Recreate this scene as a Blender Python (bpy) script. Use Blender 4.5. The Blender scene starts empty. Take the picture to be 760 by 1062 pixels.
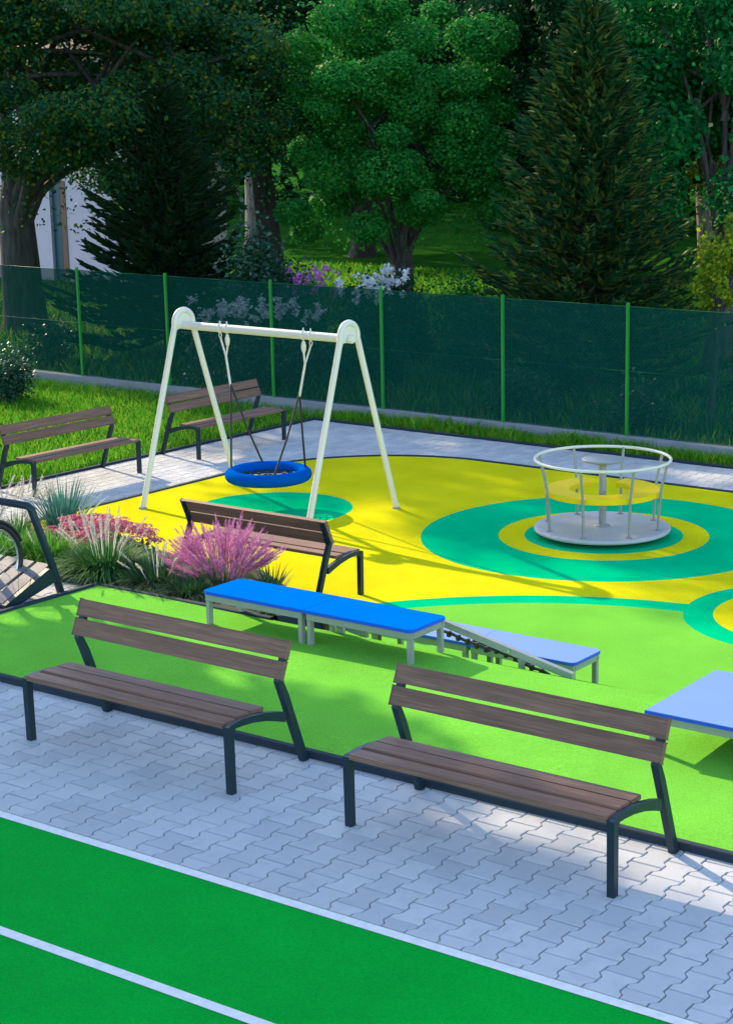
import bpy, bmesh, math, random
import numpy as np
from mathutils import Vector, Matrix

S = bpy.context.scene
C = S.collection
PI = math.pi
R = math.radians
LOW = -0.55                      # level of the back half of the playground

# ------------------------------------------------------------------ helpers
class MB:
    """collects verts and faces, links them as one mesh object"""
    def __init__(s): s.v = []; s.f = []; s.sm = []
    def add(s, verts, faces, smooth=False):
        o = len(s.v); s.v += [tuple(p) for p in verts]
        s.f += [tuple(i + o for i in f) for f in faces]; s.sm += [smooth] * len(faces)
        return s
    def prism(s, pts, axis, a, b, bev=0.0):
        """polygon pts (2D) extruded along axis from a to b"""
        n = len(pts)
        def P(p, t):
            if axis == 'x': return (t, p[0], p[1])
            if axis == 'y': return (p[0], t, p[1])
            return (p[0], p[1], t)
        v = [P(p, a) for p in pts] + [P(p, b) for p in pts]
        f = [tuple(range(n))[::-1], tuple(range(n, 2 * n))]
        f += [(i, (i + 1) % n, n + (i + 1) % n, n + i) for i in range(n)]
        return s.add(v, f)
    def box(s, x0, x1, y0, y1, z0, z1, bev=0.0):
        if bev <= 0:
            v = [(x, y, z) for x in (x0, x1) for y in (y0, y1) for z in (z0, z1)]
            return s.add(v, [(0, 1, 3, 2), (4, 6, 7, 5), (0, 4, 5, 1), (2, 3, 7, 6), (0, 2, 6, 4), (1, 5, 7, 3)])
        b = bmesh.new(); bmesh.ops.create_cube(b, size=1.0)
        for q in b.verts:
            q.co = Vector(((x0 + x1) / 2 + q.co.x * (x1 - x0), (y0 + y1) / 2 + q.co.y * (y1 - y0), (z0 + z1) / 2 + q.co.z * (z1 - z0)))
        bmesh.ops.bevel(b, geom=b.edges[:], offset=bev, segments=2, affect='EDGES')
        s.bm(b); return s
    def bm(s, b, smooth=False):
        b.verts.index_update()
        s.add([q.co[:] for q in b.verts], [[q.index for q in f.verts] for f in b.faces], smooth); b.free()
    def tube(s, pts, r, n=8, cap=True, closed=False):
        pts = [Vector(p) for p in pts]; m = len(pts)
        rs = r if isinstance(r, (list, tuple)) else [r] * m
        ring = []; up = None
        for i, p in enumerate(pts):
            if closed: d = pts[(i + 1) % m] - pts[i - 1]
            else: d = pts[min(i + 1, m - 1)] - pts[max(i - 1, 0)]
            d.normalize()
            if up is None:
                up = Vector((0, 0, 1)) if abs(d.z) < .9 else Vector((1, 0, 0))
            a = d.cross(up)
            if a.length < 1e-5: a = d.orthogonal()
            a.normalize(); c = a.cross(d).normalized(); up = c
            ring.append([p + rs[i] * (math.cos(2 * PI * k / n) * a + math.sin(2 * PI * k / n) * c) for k in range(n)])
        v = [q for rg in ring for q in rg]; f = []
        for i in range(m if closed else m - 1):
            j = (i + 1) % m
            for k in range(n):
                f.append((i * n + k, i * n + (k + 1) % n, j * n + (k + 1) % n, j * n + k))
        s.add(v, f, True)
        if cap and not closed:
            s.add(ring[0], [tuple(range(n))]); s.add(ring[-1], [tuple(range(n))[::-1]])
        return s
    def lathe(s, prof, n=48, c=(0, 0, 0), smooth=True):
        v = []; m = len(prof)
        for k in range(n):
            a = 2 * PI * k / n
            v += [(c[0] + r * math.cos(a), c[1] + r * math.sin(a), c[2] + z) for r, z in prof]
        f = [(k * m + i, ((k + 1) % n) * m + i, ((k + 1) % n) * m + i + 1, k * m + i + 1) for k in range(n) for i in range(m - 1)]
        return s.add(v, f, smooth)
    def build(s, name, mat, parent=None, fix=True):
        me = bpy.data.meshes.new(name)
        me.from_pydata(s.v, [], s.f)
        me.polygons.foreach_set('use_smooth', s.sm)
        if fix:
            b = bmesh.new(); b.from_mesh(me); bmesh.ops.recalc_face_normals(b, faces=b.faces[:]); b.to_mesh(me); b.free()
        me.update()
        return link(name, me, mat, parent)

def link(name, me, mat, parent=None):
    o = bpy.data.objects.new(name, me); C.objects.link(o)
    if mat is not None and len(me.materials) == 0: me.materials.append(mat)
    if parent is not None: o.parent = parent
    return o

def tag(o, label=None, cat=None, group=None, kind=None):
    if label: o['label'] = label
    if cat: o['category'] = cat
    if group: o['group'] = group
    if kind: o['kind'] = kind
    return o

def empty(name, loc, rz=0.0):
    o = bpy.data.objects.new(name, None); C.objects.link(o)
    o.location = loc; o.rotation_euler = (0, 0, rz); o.empty_display_size = .1
    return o

def copy_tree(o, parent=None):
    c = o.copy(); C.objects.link(c)
    if parent is not None: c.parent = parent
    for ch in list(o.children): copy_tree(ch, c)
    return c

def fast_mesh(name, V, nper, mat, parent=None, smooth=False):
    """V: (N*nper,3) array, every nper verts one face"""
    V = np.ascontiguousarray(V, dtype=np.float32); n = len(V); nf = n // nper
    me = bpy.data.meshes.new(name)
    me.vertices.add(n); me.loops.add(n); me.polygons.add(nf)
    me.vertices.foreach_set('co', V.ravel())
    me.loops.foreach_set('vertex_index', np.arange(n, dtype=np.int32))
    me.polygons.foreach_set('loop_start', np.arange(0, n, nper, dtype=np.int32))
    me.polygons.foreach_set('loop_total', np.full(nf, nper, dtype=np.int32))
    me.update(calc_edges=True)
    return link(name, me, mat, parent)

def struct(name, mb, mat): return tag(mb.build(name, mat), kind='structure')

# ------------------------------------------------------------------ materials
def mat(name, col, rough=.6, metal=0.0, spec=.5):
    m = bpy.data.materials.new(name); m.use_nodes = True
    b = m.node_tree.nodes['Principled BSDF']
    b.inputs['Base Color'].default_value = (*col, 1); b.inputs['Roughness'].default_value = rough
    b.inputs['Metallic'].default_value = metal; b.inputs['Specular IOR Level'].default_value = spec
    return m
class N:
    def __init__(s, m): s.t = m.node_tree; s.b = s.t.nodes['Principled BSDF']
    def n(s, typ, **kw):
        q = s.t.nodes.new(typ)
        for k, v in kw.items(): setattr(q, k, v)
        return q
    def l(s, a, b): s.t.links.new(a, b)
    def math(s, op, a, b=None, c=None):
        q = s.n('ShaderNodeMath', operation=op)
        for i, x in enumerate((a, b, c)):
            if x is None: continue
            if isinstance(x, (int, float)): q.inputs[i].default_value = x
            else: s.l(x, q.inputs[i])
        return q.outputs[0]
    def mix(s, fac, a, b, blend='MIX'):
        q = s.n('ShaderNodeMix', data_type='RGBA', blend_type=blend)
        for idx, x in ((0, fac), (6, a), (7, b)):
            if isinstance(x, (int, float)): q.inputs[idx].default_value = x
            elif isinstance(x, tuple): q.inputs[idx].default_value = (*x, 1)
            else: s.l(x, q.inputs[idx])
        return q.outputs[2]
    def noise(s, scale, detail=4, rough=.55, vec=None, stretch=None):
        q = s.n('ShaderNodeTexNoise'); q.inputs['Scale'].default_value = scale
        q.inputs['Detail'].default_value = detail; q.inputs['Roughness'].default_value = rough
        if vec is None:
            tc = s.n('ShaderNodeTexCoord'); vec = tc.outputs['Object']
        if stretch:
            mp = s.n('ShaderNodeMapping'); mp.inputs['Scale'].default_value = stretch; s.l(vec, mp.inputs[0]); vec = mp.outputs[0]
        s.l(vec, q.inputs['Vector']); return q.outputs[0]
    def ramp(s, x, stops):
        q = s.n('ShaderNodeValToRGB'); e = q.color_ramp.elements
        while len(e) < len(stops): e.new(.5)
        for i, (p, c) in enumerate(stops): e[i].position = p; e[i].color = (*c, 1)
        s.l(x, q.inputs[0]); return q.outputs[0]
    def bump(s, h, strength=.3, dist=.01):
        q = s.n('ShaderNodeBump'); q.inputs['Strength'].default_value = strength; q.inputs['Distance'].default_value = dist
        s.l(h, q.inputs['Height']); s.l(q.outputs[0], s.b.inputs['Normal'])

def vary(name, col, rough=.6, metal=0., amt=.25, scale=6, bump=.0, bscale=80, spec=.5):
    m = mat(name, col, rough, metal, spec); k = N(m)
    c = k.mix(k.noise(scale), tuple(x * (1 - amt) for x in col), tuple(min(1, x * (1 + amt)) for x in col))
    k.l(c, k.b.inputs['Base Color'])
    if bump: k.bump(k.noise(bscale, 3), bump, .004)
    return m

M = {}
def wood_mat(name, dark, light):
    m = mat(name, light, .5); k = N(m)
    tc = k.n('ShaderNodeTexCoord'); gi = k.n('ShaderNodeNewGeometry'); oi = k.n('ShaderNodeObjectInfo')
    off = k.n('ShaderNodeVectorMath', operation='SCALE'); k.l(tc.outputs['Object'], off.inputs[0]); off.inputs[3].default_value = 1
    add = k.n('ShaderNodeVectorMath', operation='ADD'); k.l(off.outputs[0], add.inputs[0])
    cmb = k.n('ShaderNodeCombineXYZ'); r = k.math('ADD', k.math('MULTIPLY', gi.outputs['Random Per Island'], 7.0), k.math('MULTIPLY', oi.outputs['Random'], 13.0))
    k.l(r, cmb.inputs[0]); k.l(r, cmb.inputs[2]); k.l(cmb.outputs[0], add.inputs[1])
    g1 = k.noise(22, 6, .65, add.outputs[0], (.07, 1.6, 1.6)); g2 = k.noise(90, 4, .6, add.outputs[0], (.04, 1.4, 1.4))
    g3 = k.noise(3, 3, .5, add.outputs[0], (.3, 1, 1))
    base = k.ramp(g1, [(.32, dark), (.5, tuple((a + b) / 2 for a, b in zip(dark, light))), (.68, light)])
    c = k.mix(k.ramp(g2, [(.4, (0, 0, 0)), (.66, (.9, .9, .9))]), base, tuple(x * .35 for x in dark))
    c = k.mix(.35, c, k.ramp(g3, [(.3, tuple(x * .6 for x in light)), (.7, tuple(min(1, x * 1.35) for x in light))]))
    t = k.mix(k.math('MULTIPLY', gi.outputs['Random Per Island'], .4), c, tuple(x * .55 for x in light))
    k.l(t, k.b.inputs['Base Color']); k.bump(g2, .35, .003)
    k.b.inputs['Roughness'].default_value = .6; k.b.inputs['Specular IOR Level'].default_value = .28
    return m
M['wood'] = wood_mat('stained_wood', (.09, .044, .033), (.32, .175, .12))
M['steel'] = vary('dark_steel', (.010, .028, .040), .4, .1, .15, 10, spec=.3)
M['white_steel'] = vary('pale_steel', (.74, .69, .58), .42, .0, .06, 5, spec=.3)
M['galv'] = vary('galvanised_steel', (.30, .31, .30), .5, .2, .14, 14)
M['kerb'] = vary('dark_kerb', (.020, .034, .052), .8, 0, .3, 9, .2, spec=.2)
M['concrete'] = vary('concrete', (.28, .29, .32), .85, 0, .25, 5, .3, 60)
M['slat'] = vary('grey_slat', (.17, .16, .18), .6, 0, .2, 12, .3, 90, spec=.2)
M['deck'] = vary('deck_plate', (.46, .45, .46), .5, 0, .16, 7, .2, 120, spec=.3)
M['blue_top'] = vary('blue_laminate', (.0, .135, .60), .5, 0, .05, 3, spec=.0)
M['glare_blue_top'] = vary('glare_blue_laminate', (.17, .28, .58), .4, 0, .04, 3, spec=.2)  # blue laminate with sun and sky glare put into the paler colour
M['blue_edge'] = mat('blue_edging', (.004, .07, .62), .4)
M['black'] = vary('black_rubber', (.012, .013, .016), .55, 0, .2, 20)
M['rope'] = vary('pale_rope', (.66, .64, .58), .7, 0, .1, 40)
M['blue_foam'] = vary('blue_foam', (.0, .085, .40), .7, 0, .12, 12, .15, 90, spec=.0)
M['yellow_board'] = vary('yellow_board', (.86, .60, .003), .5, 0, .05, 4, spec=.15)
M['green_post'] = vary('green_post', (.008, .26, .03), .4, 0, .12, 6)
M['soil'] = vary('soil', (.02, .018, .016), .95, 0, .5, 14, .8, 30)
M['chrome'] = mat('chrome', (.6, .6, .62), .25, .9)
M['white_line'] = vary('line_paint', (.74, .71, .68), .8, 0, .22, 18, .4, 120, spec=.1)

def rubber_detail(k, c, s=90):
    f = k.noise(s, 3, .75); g = k.noise(1.3, 5, .65)
    c = k.mix(k.ramp(f, [(.36, (0, 0, 0)), (.70, (.34, .34, .34))]), c, (.0, .0, .0))
    c = k.mix(k.ramp(g, [(.3, (.0, .0, .0)), (.75, (.2, .2, .2))]), c, (.0, .0, .0))
    k.bump(f, .35, .004)
    return c
m = mat('court_rubber', (.004, .20, .035), .95, 0, .03); k = N(m)
k.l(rubber_detail(k, k.mix(0.0, (.0, .42, .038), (0, 0, 0))), k.b.inputs['Base Color']); M['court'] = m

# playground rubber: painted zones laid out as real circles on the ground
GREEN, TEAL, YELLOW = (.195, .59, .06), (.0, .56, .225), (.77, .70, .012)
m = mat('playground_rubber', GREEN, .95, 0, .0); k = N(m)
tc = k.n('ShaderNodeTexCoord'); sp = k.n('ShaderNodeSeparateXYZ'); k.l(tc.outputs['Object'], sp.inputs[0])
X, Y = sp.outputs[0], sp.outputs[1]
def dist(cx, cy):
    return k.math('SQRT', k.math('ADD', k.math('POWER', k.math('SUBTRACT', X, cx), 2.0), k.math('POWER', k.math('SUBTRACT', Y, cy), 2.0)))
def inside(d, r): return k.math('LESS_THAN', d, r)
d1 = dist(-6.948, 10.653)
c = k.mix(inside(d1, 4.015), YELLOW, TEAL)
c = k.mix(inside(d1, 3.74), c, GREEN)
dr = dist(-6.43, 14.84)
c = k.mix(inside(dr, 1.228), c, TEAL); c = k.mix(inside(dr, .943), c, YELLOW); c = k.mix(inside(dr, .36), c, TEAL)
dm = dist(-9.80, 16.66)
c = k.mix(inside(dm, 2.06), c, TEAL); c = k.mix(inside(dm, 1.185), c, YELLOW); c = k.mix(inside(dm, .895), c, TEAL)
c = k.mix(inside(dist(-13.83, 15.67), .956), c, TEAL)
c = k.mix(inside(Y, 10.62), c, GREEN)
k.l(rubber_detail(k, c, 75), k.b.inputs['Base Color']); M['rubber'] = m

m = mat('paver_concrete', (.5, .5, .5), .82, 0, .35); k = N(m)
gi = k.n('ShaderNodeNewGeometry')
c = k.ramp(gi.outputs['Random Per Island'], [(0, (.41, .42, .44)), (.5, (.49, .50, .515)), (1, (.56, .56, .565))])
c = k.mix(k.math('MULTIPLY', k.noise(150, 3, .7), .45), c, (.32, .32, .33))
c = k.mix(k.ramp(k.noise(1.1, 4, .6), [(.38, (0, 0, 0)), (.8, (.28, .28, .28))]), c, (.36, .34, .31))
c = k.mix(k.ramp(k.noise(5, 5, .7), [(.5, (0, 0, 0)), (.72, (.34, .34, .34))]), c, (.27, .27, .28))
k.l(c, k.b.inputs['Base Color']); k.bump(k.noise(160, 3, .7), .4, .003); M['paver'] = m
M['joint'] = vary('joint_sand', (.025, .03, .04), .95, 0, .3, 20)

def leaf_mat(name, cols, trans=.35, rough=.6, spec=.08):
    m = bpy.data.materials.new(name); m.use_nodes = True; k = N(m)
    gi = k.n('ShaderNodeNewGeometry')
    n = len(cols)
    c = k.ramp(gi.outputs['Random Per Island'], [(i / (n - 1), q) for i, q in enumerate(cols)])
    c = k.mix(k.ramp(k.noise(.55, 3, .6), [(.35, (0, 0, 0)), (.7, (.4, .4, .4))]), c, cols[-2])
    k.l(c, k.b.inputs['Base Color']); k.b.inputs['Roughness'].default_value = rough
    k.b.inputs['Specular IOR Level'].default_value = spec
    tr = k.n('ShaderNodeBsdfTranslucent'); k.l(c, tr.inputs[0])
    mx = k.n('ShaderNodeMixShader'); mx.inputs[0].default_value = trans
    k.l(k.b.outputs[0], mx.inputs[1]); k.l(tr.outputs[0], mx.inputs[2])
    out = [q for q in k.t.nodes if q.type == 'OUTPUT_MATERIAL'][0]; k.l(mx.outputs[0], out.inputs[0])
    return m
M['leaf_oak'] = leaf_mat('broad_leaf', [(.003, .050, .034), (.006, .085, .046), (.012, .115, .05), (.02, .12, .03), (.04, .13, .02), (.22, .20, .01)], .25)  # rare yellow end of the ramp paints leaves caught by the sun
M['leaf_lime'] = leaf_mat('green_leaf', [(.003, .085, .024), (.006, .155, .040), (.025, .21, .035)], .28)
M['leaf_bright'] = leaf_mat('bright_leaf', [(.03, .09, .012), (.07, .14, .012), (.20, .20, .012)], .4)
M['leaf_yellow'] = leaf_mat('yellow_green_leaf', [(.08, .22, .02), (.20, .32, .02), (.45, .42, .02)], .4)  # the shrub's own yellow-green
M['leaf_round'] = leaf_mat('emerald_leaf', [(.010, .16, .028), (.022, .28, .042), (.11, .36, .05)], .3)
M['leaf_far'] = leaf_mat('distant_leaf', [(.005, .045, .018), (.010, .07, .022), (.02, .09, .02)], .25)
M['leaf_bush'] = leaf_mat('bush_leaf', [(.01, .06, .03), (.02, .10, .05), (.06, .16, .08)], .2, .35, .5)
M['needle'] = leaf_mat('spruce_needle', [(.003, .045, .022), (.012, .085, .028), (.19, .20, .03)], .12)  # yellow end of the ramp paints sunlight on the branch tips
M['needle_dark'] = leaf_mat('dark_needle', [(.004, .030, .016), (.010, .048, .018), (.04, .055, .014)], .1)
M['grass'] = leaf_mat('grass_blade', [(.04, .25, .018), (.11, .38, .025), (.36, .50, .04)], .4)
M['blade'] = leaf_mat('ornamental_blade', [(.025, .11, .03), (.055, .19, .045), (.11, .24, .06)], .3)
M['blade_dark'] = leaf_mat('dark_blade', [(.015, .06, .025), (.035, .105, .038), (.07, .14, .055)], .25)
M['blade_lime'] = leaf_mat('fresh_blade', [(.05, .20, .02), (.09, .30, .03), (.16, .36, .05)], .4)
M['blade_blue'] = leaf_mat('bluish_blade', [(.04, .16, .14), (.08, .24, .19), (.16, .30, .22)], .25)
M['blade_tan'] = leaf_mat('tan_blade', [(.30, .22, .07), (.42, .34, .16), (.5, .46, .28)], .4)
M['plume'] = leaf_mat('pale_plume', [(.48, .42, .36), (.62, .58, .50), (.74, .72, .68)], .4, .8)
M['muhly'] = leaf_mat('pink_plume', [(.45, .12, .30), (.58, .20, .42), (.72, .40, .58)], .4, .8)
M['sedum'] = leaf_mat('red_flower', [(.45, .02, .10), (.66, .16, .25), (.78, .52, .55)], .25, .7)
M['white_fl'] = leaf_mat('white_flower', [(.6, .6, .66), (.75, .75, .8), (.8, .8, .8)], .3, .7)
M['pink_fl'] = leaf_mat('magenta_flower', [(.45, .06, .4), (.6, .15, .55), (.7, .35, .65)], .3, .7)
def bark_mat(name, a, b):
    m = mat(name, a, .9); k = N(m)
    g = k.noise(9, 6, .65, None, (1.4, 1.4, .22)); h = k.noise(1.5, 3)
    c = k.ramp(g, [(.35, a), (.65, b)]); c = k.mix(k.math('MULTIPLY', h, .5), c, tuple(x * .5 for x in a))
    k.l(c, k.b.inputs['Base Color']); k.bump(g, .9, .05); return m
M['bark'] = bark_mat('bark', (.035, .030, .032), (.14, .125, .125))
M['bark_dark'] = bark_mat('dark_bark', (.02, .018, .018), (.075, .065, .06))
M['bark_pale'] = bark_mat('pale_bark', (.10, .085, .075), (.34, .30, .27))
m = mat('lawn_soil', (.03, .09, .012), .95, 0, .0); k = N(m)
c = k.ramp(k.noise(.7, 5, .6), [(.3, (.018, .10, .012)), (.55, (.03, .15, .014)), (.75, (.06, .18, .016))])
c = k.mix(k.math('MULTIPLY', k.noise(28, 4, .7), .6), c, (.012, .035, .006)); k.l(c, k.b.inputs['Base Color'])
k.bump(k.noise(30, 4), .9, .05); M['lawn'] = m

# privacy netting: woven mesh that lets part of the light through
m = bpy.data.materials.new('privacy_net'); m.use_nodes = True; k = N(m)
k.b.inputs['Roughness'].default_value = .9; k.b.inputs['Specular IOR Level'].default_value = .02
tc = k.n('ShaderNodeTexCoord'); sp = k.n('ShaderNodeSeparateXYZ'); k.l(tc.outputs['Object'], sp.inputs[0])
a = k.math('ADD', sp.outputs[0], sp.outputs[2]); b = k.math('SUBTRACT', sp.outputs[0], sp.outputs[2])
wa = k.math('ABSOLUTE', k.math('SINE', k.math('MULTIPLY', a, 46.0))); wb = k.math('ABSOLUTE', k.math('SINE', k.math('MULTIPLY', b, 46.0)))
w = k.math('LESS_THAN', k.math('MINIMUM', wa, wb), .26)
c = k.mix(w, (.003, .052, .043), (.006, .082, .064)); c = k.mix(k.math('MULTIPLY', k.noise(1.2, 4), .3), c, (.001, .036, .034))
k.l(c, k.b.inputs['Base Color'])
tr = k.n('ShaderNodeBsdfTransparent'); mx = k.n('ShaderNodeMixShader')
k.l(k.math('ADD', .69, k.math('MULTIPLY', w, .16)), mx.inputs[0])
k.l(tr.outputs[0], mx.inputs[1]); k.l(k.b.outputs[0], mx.inputs[2])
out = [q for q in k.t.nodes if q.type == 'OUTPUT_MATERIAL'][0]; k.l(mx.outputs[0], out.inputs[0]); M['net'] = m

# ------------------------------------------------------------------ camera, light, sky
cam = bpy.data.cameras.new('camera'); co = bpy.data.objects.new('camera', cam); C.objects.link(co); S.camera = co
yaw, pitch, f = -.569045213, .22199539, 1824.507
fw = Vector((math.sin(yaw) * math.cos(pitch), math.cos(yaw) * math.cos(pitch), -math.sin(pitch)))
rt = Vector((math.cos(yaw), -math.sin(yaw), 0)); up = rt.cross(fw)
co.matrix_world = Matrix(((rt.x, up.x, -fw.x, 0), (rt.y, up.y, -fw.y, 0), (rt.z, up.z, -fw.z, 4.1), (0, 0, 0, 1)))
cam.sensor_fit = 'VERTICAL'; cam.sensor_height = 36.0; cam.lens = f / 1062 * 36.0
cam.shift_x = (380 - 559.452) / 1062; cam.clip_end = 600; cam.clip_start = .1

SUN_AZ, SUN_EL = R(-17), R(28)
sd = Vector((math.cos(SUN_AZ) * math.cos(SUN_EL), math.sin(SUN_AZ) * math.cos(SUN_EL), -math.sin(SUN_EL)))   # travel direction
sl = bpy.data.lights.new('sun', 'SUN'); so = bpy.data.objects.new('sun', sl); C.objects.link(so)
so.rotation_euler = sd.to_track_quat('-Z', 'Y').to_euler(); so.location = (-20, 10, 20)
sl.energy = 2.5; sl.angle = R(.6); sl.color = (1.0, .80, .50)
W = bpy.data.worlds.new('World'); S.world = W; W.use_nodes = True
nt = W.node_tree; bg = nt.nodes['Background']; sky = nt.nodes.new('ShaderNodeTexSky')
sky.sky_type = 'NISHITA'; sky.sun_disc = False; sky.sun_elevation = SUN_EL; sky.sun_rotation = math.atan2(-sd.x, -sd.y)
sky.air_density = 1.0; sky.dust_density = .6; sky.ozone_density = 1.6
nt.links.new(sky.outputs[0], bg.inputs[0]); bg.inputs[1].default_value = .15
S.view_settings.view_transform = 'Standard'; S.view_settings.look = 'None'
S.view_settings.gamma = 1.0; S.view_settings.exposure = 1.7
S.cycles.use_denoising = True; S.cycles.max_bounces = 6; S.cycles.transparent_max_bounces = 12
S.cycles.sample_clamp_indirect = 6

# ------------------------------------------------------------------ terrain
def lerp(a, b, t): return a + (b - a) * t
def terr(x, y):
    L = 1.5 + 1.5 * min(1, max(0, (x + 6.4) / 1.4))
    t = min(1, max(0, (y - 10.6) / L))
    return LOW * (1 - (1 - t) ** 2)

def rows_sheet(mb, ys, xl, xr, zf, nx):
    n0 = len(mb.v)
    v = []; fcs = []
    for y in ys:
        a, b = xl(y), xr(y)
        v += [(lerp(a, b, i / nx), y, zf(lerp(a, b, i / nx), y)) for i in range(nx + 1)]
    for j in range(len(ys) - 1):
        for i in range(nx):
            p = j * (nx + 1) + i; fcs.append((p, p + 1, p + nx + 2, p + nx + 1))
    mb.add(v, fcs, True)

rng = np.random.default_rng(3)
# base ground out to the horizon, its rear part the wooded lawn
mb = MB()
ys = [-150, -40, -5, 6, 10.5, 10.62, 11, 11.5, 12.1, 14, 18, 21, 21.4, 21.9] + [22.5 + i * 1.6 for i in range(22)] + [60, 70, 85, 110, 160, 240]
xs = np.concatenate(([-260, -120, -80], np.arange(-64, 12, 2.0), [20, 60, 150]))
def gz(x, y):
    if y < 21.9: return terr(x, y) - .06
    return LOW - .03 + .05 * math.sin(x * .55 + y * .3) + .04 * math.sin(y * .9 - x * .2) + max(0, y - 60) * .02
v = [(x, y, gz(x, y)) for y in ys for x in xs]; nx = len(xs)
mb.add(v, [(j * nx + i, j * nx + i + 1, (j + 1) * nx + i + 1, (j + 1) * nx + i) for j in range(len(ys) - 1) for i in range(nx - 1)], True)
struct('ground', mb, M['lawn'])
mb = MB()
rows_sheet(mb, np.arange(11.2, 21.6, .5), lambda y: -34.0, lambda y: -17.63, lambda x, y: LOW + .0 + .03 * math.sin(x * 1.7) * math.sin(y * 1.3) - .01, 30)
rows_sheet(mb, [21.02, 21.2, 21.4, 21.56], lambda y: -17.63, lambda y: -2.0, lambda x, y: LOW - .005, 30)
struct('lawn', mb, M['lawn'])

# sports court and its painted lines
mb = MB(); mb.add([(-22, -6, -.008), (6, -6, -.008), (6, 6.655, -.008), (-22, 6.655, -.008)], [(0, 1, 2, 3)])
struct('sports_court', mb, M['court'])
for y0, y1 in ((6.585, 6.652), (5.53, 5.595)):
    mb = MB(); mb.add([(-22, y0, -.004), (6, y0, -.004), (6, y1, -.004), (-22, y1, -.004)], [(0, 1, 2, 3)])
    struct('court_line', mb, M['white_line'])

# rubber playground
mb = MB()
def xl_front(y):
    return -10.2 - math.sqrt(max(0, 1.22 ** 2 - (9.6 - y) ** 2)) if y < 9.6 else -11.42
rows_sheet(mb, [8.385 + i * .1 for i in range(13)] + [9.7, 10, 10.3, 10.598], xl_front, lambda y: 4.0, lambda x, y: .03 + .006 * math.sin(x * 2.3 + y) * math.sin(y * 2.9), 50)
def xl_back(y): return -15.7 if y < 17.15 else -13.4 - math.sqrt(max(0, 2.32 ** 2 - (y - 17.15) ** 2))
rows_sheet(mb, [10.598, 10.62, 10.66, 10.72, 10.8] + [10.9 + i * .1 for i in range(28)] + [13.8 + .25 * i for i in range(23)] + [19.4, 19.46], xl_back, lambda y: 4.0, lambda x, y: terr(x, y) + .03, 80)
struct('playground_surface', mb, M['rubber'])

# ------------------------------------------------------------------ pavers (interlocking double-T blocks)
PX, PL, PA = .178, .218, .015
def paver_poly():
    h = PX / 2; g = .0034
    right = [(h + PA - g, -PL / 2 + g), (h + PA - g, -.069 - g * 0), (h - PA - g, -.040), (h - PA - g, .040), (h + PA - g, .069), (h + PA - g, PL / 2 - g)]
    left = [(-x, y) for x, y in right[::-1]]
    return right + left
def clip(poly, nx, ny, d):
    out = []
    for i, p in enumerate(poly):
        q = poly[(i + 1) % len(poly)]
        a = p[0] * nx + p[1] * ny - d; b = q[0] * nx + q[1] * ny - d
        if a <= 0: out.append(p)
        if a * b < 0: t = a / (a - b); out.append((p[0] + t * (q[0] - p[0]), p[1] + t * (q[1] - p[1])))
    return out
random.seed(5)
def pave(name, rects, z):
    mb = MB(); base = paver_poly()
    for (x0, x1, y0, y1) in rects:
        i0, i1 = math.floor(x0 / PX) - 1, math.ceil(x1 / PX) + 1
        for i in range(i0, i1 + 1):
            off = PL / 2 * (i % 2)
            for j in range(math.floor((y0 - off) / PL) - 1, math.ceil((y1 - off) / PL) + 2):
                cx, cy = i * PX, j * PL + off
                p = [(cx + a, cy + b) for a, b in base]
                n0 = len(p); full = True
                if min(q[0] for q in p) < x0 or max(q[0] for q in p) > x1 or min(q[1] for q in p) < y0 or max(q[1] for q in p) > y1:
                    full = False
                    for (nx_, ny_, d) in ((-1, 0, -x0), (1, 0, x1), (0, -1, -y0), (0, 1, y1)): p = clip(p, nx_, ny_, d)
                    if len(p) < 3: continue
                    ar = abs(sum(p[k][0] * p[(k + 1) % len(p)][1] - p[(k + 1) % len(p)][0] * p[k][1] for k in range(len(p)))) / 2
                    if ar < .0008: continue
                mx = sum(q[0] for q in p) / len(p); my = sum(q[1] for q in p) / len(p)
                dz = random.uniform(-.0012, .0012); tx, ty = random.uniform(-.008, .008), random.uniform(-.008, .008)
                s = 1 - .0045 / .09
                n = len(p)
                Z = lambda q: z + dz + tx * (q[0] - mx) + ty * (q[1] - my)
                top = [((q[0] - mx) * s + mx, (q[1] - my) * s + my) for q in p]
                v = [(q[0], q[1], Z(q)) for q in top] + [(q[0], q[1], Z(q) - .005) for q in p] + [(q[0], q[1], z - .03) for q in p]
                fcs = [tuple(range(n))]
                for kk in range(n):
                    a, b = kk, (kk + 1) % n
                    fcs += [(a, n + a, n + b, b), (n + a, 2 * n + a, 2 * n + b, n + b)]
                mb.add(v, fcs)
        mb2.add([(x0, y0, z - .012), (x1, y0, z - .012), (x1, y1, z - .012), (x0, y1, z - .012)], [(0, 1, 2, 3)])
    o = mb.build(name, M['paver']); return tag(o, kind='structure')
mb2 = MB()
pave('pavement', [(-15.5, 1.0, 6.66, 8.44), (-15.5, -9.9, 8.443, 10.59)], 0.0)
pave('path', [(-17.58, -15.62, 11.9, 20.95), (-15.618, -6.5, 19.30, 20.95), (-15.618, -13.2, 17.3, 19.298)], LOW)
struct('paving_bed', mb2, M['joint'])

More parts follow.
